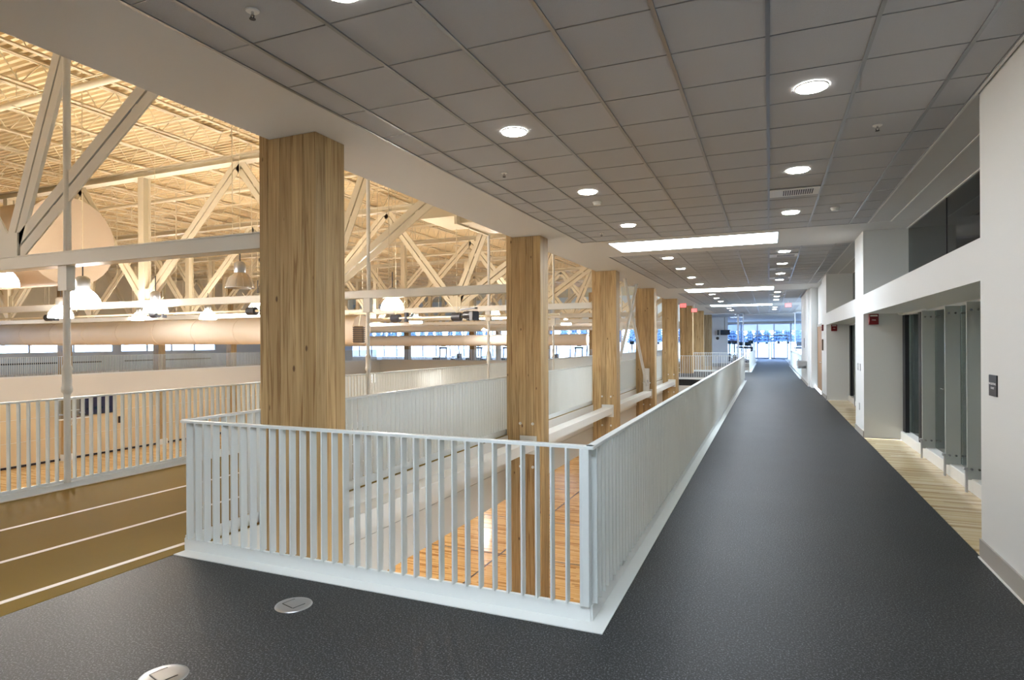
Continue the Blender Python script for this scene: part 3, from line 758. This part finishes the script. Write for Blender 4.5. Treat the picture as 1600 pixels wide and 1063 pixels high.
for src, x, y, where, i in place_:
    kind = 'dark treadmill' if src is tm else 'dark elliptical trainer'
    lab = '%s %s, %s from the left' % (kind, where, ordw[i].replace('nearest', 'first'))
    if src.name not in used: used.add(src.name); src.location = (x, y, 0); src.rotation_euler = (0, 0, .05); src['label'] = lab
    else: copy_tree(src, (x, y, 0), random.uniform(-.15, .15), lab)
t = thing('wall_television', 'dark flat television hanging from the ceiling at the far left of the fitness area', 'television', (-3.1, 50.2, 2.4))
MB().bev(-.42, .30, -.03, .03, -.2, .2, .01).build('screen', M['screen'], t)
MB().bev(-.66, -.5, -.03, .03, -.2, .2, .01).build('side_speaker', M['screen'], t)
MB().tube((-.1, 0, .2), (-.1, 0, C - 2.44), .02, 8).build('mount', M['iron'], t)
t = thing('wall_clock', 'small black round clock on the white wall end at the far left of the corridor', 'clock', (-3.75, 50.58, 1.95))
MB().tube((0, 0, 0), (0, -.04, 0), .12, 16).build('case', M['blk'], t)

# ------------------------------------------------------------ glazed court fronts in the right wall
def court_front(y0, y1, lab):
    t = thing('glass_court_wall', lab, 'glass wall', (2.2, y0, 0))
    L = y1 - y0
    MB().bev(-.13, .12, 0, L, 0, .15, .008).build('base_curb', M['white'], t)
    MB().box(-.03, .03, 0, L, 2.13, 2.17).build('head_track', M['white'], t)
    gaps = [0.0, 1.0, 2.45, 3.36, 4.62, L - .001] if L > 5 else [0, L]
    door = (1.0, 1.9)
    for i in range(len(gaps) - 1):
        MB().box(-.006, .006, gaps[i] + .006, gaps[i + 1] - .006, .155, 2.13).build('glass_pane', M['court_glass'], t)
    MB().box(-.006, .006, .01, L - .01, 2.5, C - .012).build('clerestory_pane', M['dim_room_glass'], t)
    for y in (L * .3, L * .62): MB().box(-.012, .012, y - .006, y + .006, 2.5, C - .012).build('clerestory_joint', M['blk'], t)
    for gy, extra in ((2.45, 'fin'), (3.36, 'fin'), (4.62, 'fin')):
        f = MB().box(-.165, -.008, gy - .006, gy + .006, .14, 2.13).build('glass_fin', M['fin_glass'], t)
        MB().box(-.17, -.163, gy - .008, gy + .008, .14, 2.13).build('polished_edge', M['edge'], f)
        b = MB()
        for z in (.26, 2.04):
            for x in (-.13, -.06):
                b.tube((x, gy - .03, z), (x, gy + .03, z), .013, 8)
        b.build('clamp_bolts', M['chrome'], f)
        MB().box(-.185, -.165, gy - .02, gy + .02, .0, .27).bev(-.2, -.16, gy - .025, gy + .03, .25, .28, .004).build('floor_bracket', M['alu'], t)
        q = MB()
        for dy in (-.12, .12): q.tube((-.03, gy + dy, 2.04), (.03, gy + dy, 2.04), .016, 8).tube((-.03, gy + dy, .27), (.03, gy + dy, .27), .016, 8)
        q.build('pane_bolts', M['chrome'], t)
    # door hardware on the near panes
    for z in (.25, .99, 1.72):
        MB().bev(-.024, -.006, 2.68, 2.80, z, z + .13, .003).build('hinge', M['white'], t)
    hd = MB().bev(-.03, -.006, 3.64, 3.84, .98, 1.13, .004).build('lock_plate', M['white'], t)
    MB().tube((-.09, 3.78, 1.055), (-.02, 3.78, 1.055), .012, 8).tube((-.09, 3.78, 1.055), (-.09, 3.92, 1.055), .010, 8).build('lever_handle', M['chrome'], hd)
    MB().box(-.10, -.04, L - .22, L - .01, .15, 2.13).box(-.10, -.04, L - 1.36, L - 1.20, .15, 2.13).build('black_upright', M['blk'], t)  # plain black uprights standing in front of the far pane
    MB().bev(.02, .04, 2.9, 3.3, 1.45, 1.7, .004).build('door_notice', M['iron'], t)
    MB().tube((-.1, 4.75, 2.15), (-.1, L - .02, 2.15), .02, 8).build('head_rail', M['white'], t)
    MB().tube((-.16, L - .25, 2.17), (-.16, L - .15, 2.17), .035, 12).build('rail_end_knob', M['white'], t)
court_front(5.8, 12.2, 'nearer glass court wall with glass fins, on a white curb in the right recess')
court_front(13.3, 19.7, 'farther glass court wall in the second recess of the right wall')
# pocket sign
t = thing('room_sign', 'black rectangular room sign with white lettering on the near right wall', 'sign', (1.52, 5.50, 1.365))
MB().bev(-.009, .0, -.085, .085, -.078, .078, .003).build('plate', M['blk'], t)
text_mesh('RACQUETBALL', .022, M['text'], t, (-.0095, 0, .006), (math.pi / 2, 0, -math.pi / 2))
text_mesh('COURT', .022, M['text'], t, (-.0095, 0, -.026), (math.pi / 2, 0, -math.pi / 2))
def strobe(loc, rz, lab):
    t = thing('fire_alarm', lab, 'fire alarm', loc, rz)
    MB().bev(-.075, .075, -.05, 0, -.095, .095, .008).build('housing', M['red'], t)
    MB().bev(-.055, .055, -.062, -.05, .045, .07, .004).build('strobe_lens', M['white'], t)
    text_mesh('FIRE', .035, M['text'], t, (0, -.052, -.03), (math.pi / 2, 0, 0))
strobe((1.67, 12.199, 2.075), 0, 'red fire alarm strobe on the white wall inside the nearer recess')
strobe((1.715, 19.699, 2.075), 0, 'red fire alarm strobe on the white wall inside the farther recess')
strobe((1.519, 20.75, 2.1), -math.pi / 2, 'red fire alarm strobe seen edge on beside the wooden door')
def switch(y, z, w, h, lab, name='light_switch', cat='switch', x=1.52):
    t = thing(name, lab, cat, (x, y, z))
    MB().bev(-.008, 0, -w / 2, w / 2, -h / 2, h / 2, .002).build('cover_plate', M['alu'], t)
    MB().box(-.014, -.008, -w / 6, w / 6, -h / 5, h / 5).build('rocker', M['white'], t)
switch(12.92, 1.22, .1, .13, 'left light switch on the white pillar between the two recesses')
switch(12.62, 1.22, .1, .13, 'right light switch on the white pillar between the two recesses')
switch(12.75, .5, .09, .13, 'wall outlet low on the white pillar between the two recesses', 'wall_outlet', 'outlet')
t = thing('wall_box', 'small bronze wall box beside the wooden door', 'wall box', (1.52, 20.9, 1.58))
MB().bev(-.03, 0, -.14, .14, -.17, .17, .005).build('cover', M['brown'], t)
# wooden door at the end of the right wall
dr = struct('door_1', MB().bev(1.60, 1.645, 22.1, 24.3, .01, 2.2, .003), M['oak'])
MB().tube((1.53, 22.35, 1.0), (1.60, 22.35, 1.0), .012, 8).tube((1.53, 22.35, 1.0), (1.53, 22.5, 1.0), .01, 8).build('door_handle', M['chrome'], dr)
struct('trim_3', MB().box(1.585, 1.62, 22.0, 22.1, 0, 2.28).box(1.585, 1.62, 24.3, 24.4, 0, 2.28).box(1.585, 1.62, 22.0, 24.4, 2.2, 2.28), M['base'])
# drinking fountain and small sign on the far white wall
t = thing('drinking_fountain', 'steel drinking fountain on the far white wall beyond the wooden door', 'fountain', (1.32, 25.9, .85))
MB().bev(-.35, 0, -.22, .22, -.1, .1, .03).build('basin', M['alu'], t)
MB().tube((-.28, .05, .1), (-.28, .05, .17), .012, 8).build('spout', M['chrome'], t)
MB().bev(-.30, 0, .35, .75, -.22, -.02, .03).build('lower_basin', M['alu'], t)
t = thing('wall_sign', 'small dark room sign on the far white wall beyond the drinking fountain', 'sign', (1.32, 27.6, 1.62))
MB().bev(-.012, 0, -.14, .14, -.2, .2, .003).build('plate', M['iron'], t)

# ------------------------------------------------------------ floor outlet discs
def disc(x, y, lab):
    t = thing('floor_outlet', lab, 'floor outlet', (x, y, 0), -.25, group='round floor outlet covers')
    MB().lathe([(.118, 0), (.116, .004), (.10, .008), (.06, .009)], 32).build('cover_ring', M['alu'], t)
    MB().bev(-.055, .055, -.04, .04, .008, .0115, .001).build('flip_lid', M['alu'], t)
    MB().box(-.062, -.056, -.045, .045, .0085, .0105).box(.056, .061, -.045, .045, .0085, .0105).box(-.05, .05, -.047, -.042, .0085, .0105).build('lid_gap', M['blk'], t)
disc(-2.855, 3.09, 'round metal floor outlet cover nearer the white railing')
disc(-2.86, 2.17, 'round metal floor outlet cover at the bottom edge of the picture')

# ------------------------------------------------------------ gym: lamps, ducts, equipment
def highbay(lit):
    t = thing('high_bay_lamp', 'x', 'lamp', group='high bay lamps')
    MB().lathe([(.10, .30), (.11, .32), (.11, .48), (.07, .52), (.03, .53)], 16).build('ballast_housing', M['alu'], t)
    MB().tube((0, 0, .5), (0, 0, .9), .012, 6).build('hook', M['iron'], t)
    n = 20
    MB().lathe([(.270, 0), (.268, .05), (.245, .13), (.20, .21), (.14, .27), (.10, .30)], n, caps=False).build('refractor', M['clear'] if not lit else M['lamp'], t)
    if lit: MB().lathe([(.262, .004), (.262, .006)], n).build('lens', M['lamp'], t)
    MB().tube((0, 0, 0), (0, 0, 1), .007, 5).build('cable', M['joist'], t, loc=(0, 0, .88))
    cage = MB()
    for i in range(12):
        a = i * math.pi / 6
        for (r0, z0), (r1, z1) in (((.275, 0), (.25, .13)), ((.25, .13), (.145, .275))):
            cage.tube((r0 * math.cos(a), r0 * math.sin(a), z0), (r1 * math.cos(a), r1 * math.sin(a), z1), .003, 4)
    cage.lathe([(.275, -.006), (.281, 0), (.275, .006), (.272, 0)], n, caps=False)
    cage.build('wire_guard', M['alu'], t)
    return t
hb = highbay(True); hu = highbay(False)
L1 = [(-10.86, 6.77, 2.35, 'large lit bay lamp beside the steel hanger at left'), (-16.49, 9.74, 2.38, 'lit bay lamp just left of the steel hanger'), (-13.88, 10.37, 2.48, 'lit bay lamp above the duct, centre left'),
      (-22.65, 16.25, 2.65, 'small lit bay lamp low over the duct at left'), (-17.77, 15.22, 2.55, 'lit bay lamp left of the unlit lamp'), (-13.49, 13.24, 2.62, 'lit bay lamp half hidden by the nearest wooden column'),
      (-8.28, 12.28, 2.50, 'bright bay lamp between the first and second wooden columns'), (-9.94, 21.62, 2.75, 'lit bay lamp just left of the second wooden column'), (-12.2, 6.23, 2.72, 'lit bay lamp cut by the left picture edge'),
      (-13.98, 22.5, 2.55, 'distant lit bay lamp between the first and second columns'), (-9.8, 30.5, 2.6, 'distant lit bay lamp between the second and third columns'),
      (-20, 27, 2.6, 'far lit bay lamp above the gym centre'), (-28, 22, 2.6, 'far lit bay lamp near the far walkway'), (-28, 34, 2.6, 'far lit bay lamp near the far corner'), (-19, 40, 2.6, 'far lit bay lamp near the end of the gym'),
      (-10, 42, 2.6, 'farthest lit bay lamp seen between columns'), (-12, 1.2, 2.6, 'added bay lamp outside the left of the view, unseen, giving the hall more light'), (-29.5, 13.2, 2.8, 'added far small bay lamp at left, over the long round duct, brightening the far fascia'), (-30, 29.5, 2.75, 'added far small bay lamp above the far walkway windows, brightening the far fascia')]  # off-view lamp and far walkway pair are added to brighten hall and fascia
for i, (x, y, z, lab) in enumerate(L1):
    if i == 0: hb.location = (x, y, z); hb['label'] = lab
    else: copy_tree(hb, (x, y, z), label=lab)
hu.location = (-9.74, 9.1, 2.82); hu['label'] = 'unlit clear domed bay lamp left of the nearest wooden column'
def set_cable(t):
    for o in t.children:
        if o.name.startswith('cable'): o.scale = (1, 1, ZD - t.location.z - .88)
bpy.context.view_layer.update()
for o in [o for o in COL.objects if o.name.startswith('high_bay_lamp')]: set_cable(o)

def duct(x0, x1, y, z, r, lab, n=28):
    t = thing('fabric_duct', lab, 'duct', (x0, y, z))
    m = MB().tube((0, 0, 0), (x1 - x0, 0, 0), r, n); m.build('duct_body', M['duct'], t)
    k = 0; L = x1 - x0; bm_ = MB().tube((0, 0, 0), (.035, 0, 0), r + .014, n).mesh('duct_band', M['duct'])
    while k < L - .2: place('duct_band', bm_, t, (k, 0, 0)); k += 2.4
    place('duct_band', bm_, t, (L - .03, 0, 0))
    h = MB(); k = .5
    while k < L: h.tube((k, 0, r), (k, 0, ZD - z), .006, 5); k += 3.2
    h.build('suspension_rods', M['steel'], t)
duct(-37, -14.2, 19, 2.22, .54, 'long cream round duct spanning the gym at left, above the far railing')
duct(-36, -11.9, 42, 1.87, .42, 'cream round duct near the gym end, its closed end left of the third column')
t = thing('return_duct', 'huge round duct with a flat closed end behind the nearest truss at upper left', 'duct', (-39.9, 8.6, 3.98))
MB().tube((0, 0, 0), (25.7, 0, 0), .95, 40).build('duct_body', M['duct_tan'], t)
bm_ = MB().tube((0, 0, 0), (.05, 0, 0), .975, 40).mesh('duct_band', M['duct_tan'])
for k in range(6): place('duct_band', bm_, t, (25.66 - 4.2 * k, 0, 0))
h = MB()
for k in range(6): h.tube((24.5 - 4.2 * k, 0, .95), (24.5 - 4.2 * k, 0, ZD - 3.95), .008, 5)
h.build('suspension_rods', M['steel'], t)
t = thing('square_duct', 'cream rectangular duct with flanged joints under the roof between first and second columns', 'duct', (-7.4, 12.1, 4.4))
MB().bev(0, .95, 0, 1.5, .15, .62, .02).build('duct_section', M['steel'], t)
MB().bev(.95, 1.9, .1, 1.6, 0, .5, .02).build('duct_section', M['steel'], t)
MB().bev(1.9, 2.9, .2, 1.7, .12, .6, .02).build('duct_section', M['steel'], t)
MB().box(.92, .98, -.04, 1.64, -.04, .66).build('flange', M['steel'], t)
MB().box(1.87, 1.93, .06, 1.74, -.04, .64).build('flange', M['steel'], t)
MB().tube((.5, .7, .6), (.5, .7, ZD - 4.4), .01, 6).tube((2.4, .7, .6), (2.4, .7, ZD - 4.4), .01, 6).build('suspension_rods', M['steel'], t)
# winch shafts for basketball backstops
for i, (y, z, xs, lab) in enumerate([(11.2, 2.5, (-19.5, -15.0, -11.6), 'steel winch shaft with dark bearings crossing at left under the trusses'), (13.5, 2.35, (-9.0, -7.2), 'steel winch shaft with dark motors between first and second columns')]):
    t = thing('winch_shaft', lab, 'pipe', (0, y, z))
    MB().tube((-28 if i == 0 else -9.4, 0, 0), (-10.3 if i == 0 else -4.5, 0, 0), .028, 8).build('shaft', M['steel'], t)
    MB().tube((xs[0], 0, 0), (xs[0], 0, ZD - z), .008, 6).tube((xs[-1], 0, 0), (xs[-1], 0, ZD - z), .008, 6).build('hanger_rods', M['steel'], t)
    for x in xs:
        o = MB().tube((x - .12, 0, 0), (x + .12, 0, 0), .10, 12).build('winch_drum', M['iron'], t)
        MB().box(x + .3, x + .36, -.06, .06, -.1, .14).build('bearing_bracket', M['iron'], t)
        MB().tube((x, 0, .1), (x - .3, 0, .45), .012, 5).tube((x, 0, .1), (x + .3, 0, .45), .012, 5).build('bracket_struts', M['steel'], t)
t = thing('hanging_loudspeaker', 'brown slatted loudspeaker box hanging right of the nearest wooden column', 'loudspeaker', (-9.93, 13.17, 1.93), .5)
MB().bev(-.13, .13, -.13, .13, -.22, .22, .03).build('cabinet', M['brown'], t)
m = MB()
for i in range(8): m.box(-.135, .135, -.142, -.13, -.2 + i * .053, -.175 + i * .053).box(.13, .142, -.135, .135, -.2 + i * .053, -.175 + i * .053)
m.build('grille_slats', M['dark'], t)
MB().tube((0, 0, .22), (.05, 0, .55), .012, 6).tube((-.25, 0, .55), (.4, 0, .55), .03, 8).build('hanging_bar', M['steel'], t)
MB().tube((.1, 0, .55), (.1, 0, ZD - 1.93), .008, 6).build('hanger_rod', M['steel'], t)
t = thing('winch_motor', 'dark winch motor on a bar left of the second wooden column', 'motor', (-6.35, 12.51, 2.34), -.4)
MB().tube((-.15, 0, 0), (.15, 0, 0), .09, 14).bev(.1, .25, -.1, .1, -.13, .08, .02).build('motor_body', M['iron'], t)
MB().beam((-.3, 0, .13), (.25, 0, .15), .08, .03).build('mounting_bar', M['iron'], t)
MB().tube((0, 0, .14), (0, 0, ZD - 2.34), .008, 6).build('hanger_rod', M['steel'], t)
# basketball backstop and scoreboard on the far wall
t = thing('basketball_hoop', 'white framed basketball backboard with red rim across the gym', 'basketball hoop', (-36.6, 22.3, -1.95))
MB().box(-.02, .02, -.9, .9, -.6, -.53).box(-.02, .02, -.9, .9, .53, .6).box(-.02, .02, -.9, -.83, -.6, .6).box(-.02, .02, .83, .9, -.6, .6).box(-.02, .02, -.3, .3, -.1, -.06).build('frame', M['white'], t)
MB().box(-.005, .005, -.83, .83, -.53, .53).build('glass_board', M['pane'], t)
m = MB(); n = 18
for i in range(n):
    a, b = 2 * math.pi * i / n, 2 * math.pi * (i + 1) / n
    m.tube((.3 + .23 * math.cos(a), -.2 + .23 * math.sin(a), -.45), (.3 + .23 * math.cos(b), -.2 + .23 * math.sin(b), -.45), .012, 5)
m.build('rim', M['red'], t)
m = MB()
for i in range(10):
    a = 2 * math.pi * i / 10
    m.tube((.3 + .22 * math.cos(a), -.2 + .22 * math.sin(a), -.46), (.3 + .12 * math.cos(a + .3), -.2 + .12 * math.sin(a + .3), -.9), .006, 4)
m.build('net', M['white'], t)
MB().beam((-.55, -.6, -.3), (-.02, -.6, -.3), .06, .06).beam((-.55, .6, -.3), (-.02, .6, -.3), .06, .06).build('wall_bracket', M['white'], t)
t = thing('scoreboard', 'navy blue scoreboard on the far tan wall of the gym', 'scoreboard', (-37.14, 23.95, -1.95))
MB().bev(0, .12, -1.0, 1.0, -.5, .6, .01).build('case', M['navy'], t)
MB().box(.12, .125, -.95, .95, -.5, -.42).build('lower_strip', M['iron'], t)
MB().box(.12, .125, -.25, .25, -.2, -.05).box(.12, .125, -.7, -.5, -.2, -.08).box(.12, .125, .5, .7, -.2, -.08).build('digit_window', M['screen'], t)
t = thing('wall_bell', 'small dark red bell box on the tan wall right of the scoreboard', 'alarm bell', (-37.16, 25.35, -2.95))
MB().bev(0, .1, -.12, .12, -.2, .2, .01).build('box', M['dark'], t)
# court lines on the gym floor
def cline(pts, lab, w=.05):
    m = MB()
    for a, b in zip(pts, pts[1:]): m.beam((a[0], a[1], GZ + .001), (b[0], b[1], GZ + .001), w, .004)
    m.build('court_line', M['black'], label=lab, cat='floor line')
cline([(-7.76, 9), (-7.76, 44)], 'black court line running lengthwise on the gym floor')
cline([(-10.6, 17.35), (-4.6, 17.35)], 'black court line crossing the gym floor left of the second column')
cline([(-10.5, 21.1), (-5, 21.1)], 'black court line crossing the gym floor, next one farther')
cline([(-30, 26), (-8.5, 26)], 'black court line far across the gym floor')
cline([(-28, 9), (-28, 44)], 'black lengthwise court line close to the far wall')
# stacked folding bleacher under the corridor
t = thing('folded_bleacher', 'dark folded bleacher with stacked rungs on the gym floor below the corridor railing', 'bleacher', (-2.3, 12.6, GZ))
MB().box(0, .06, -.5, -.44, 0, 4.2).box(.5, .56, -.5, -.44, 0, 4.2).build('side_post', M['iron'], t)
for i in range(16): MB().box(-.08, .5, -.5, .3, .15 + i * .25, .23 + i * .25).build('rung', M['brown'], t)
bpy.context.view_layer.update()
print('tiles', ntile, 'joists', nj, 'objects', len(COL.objects))
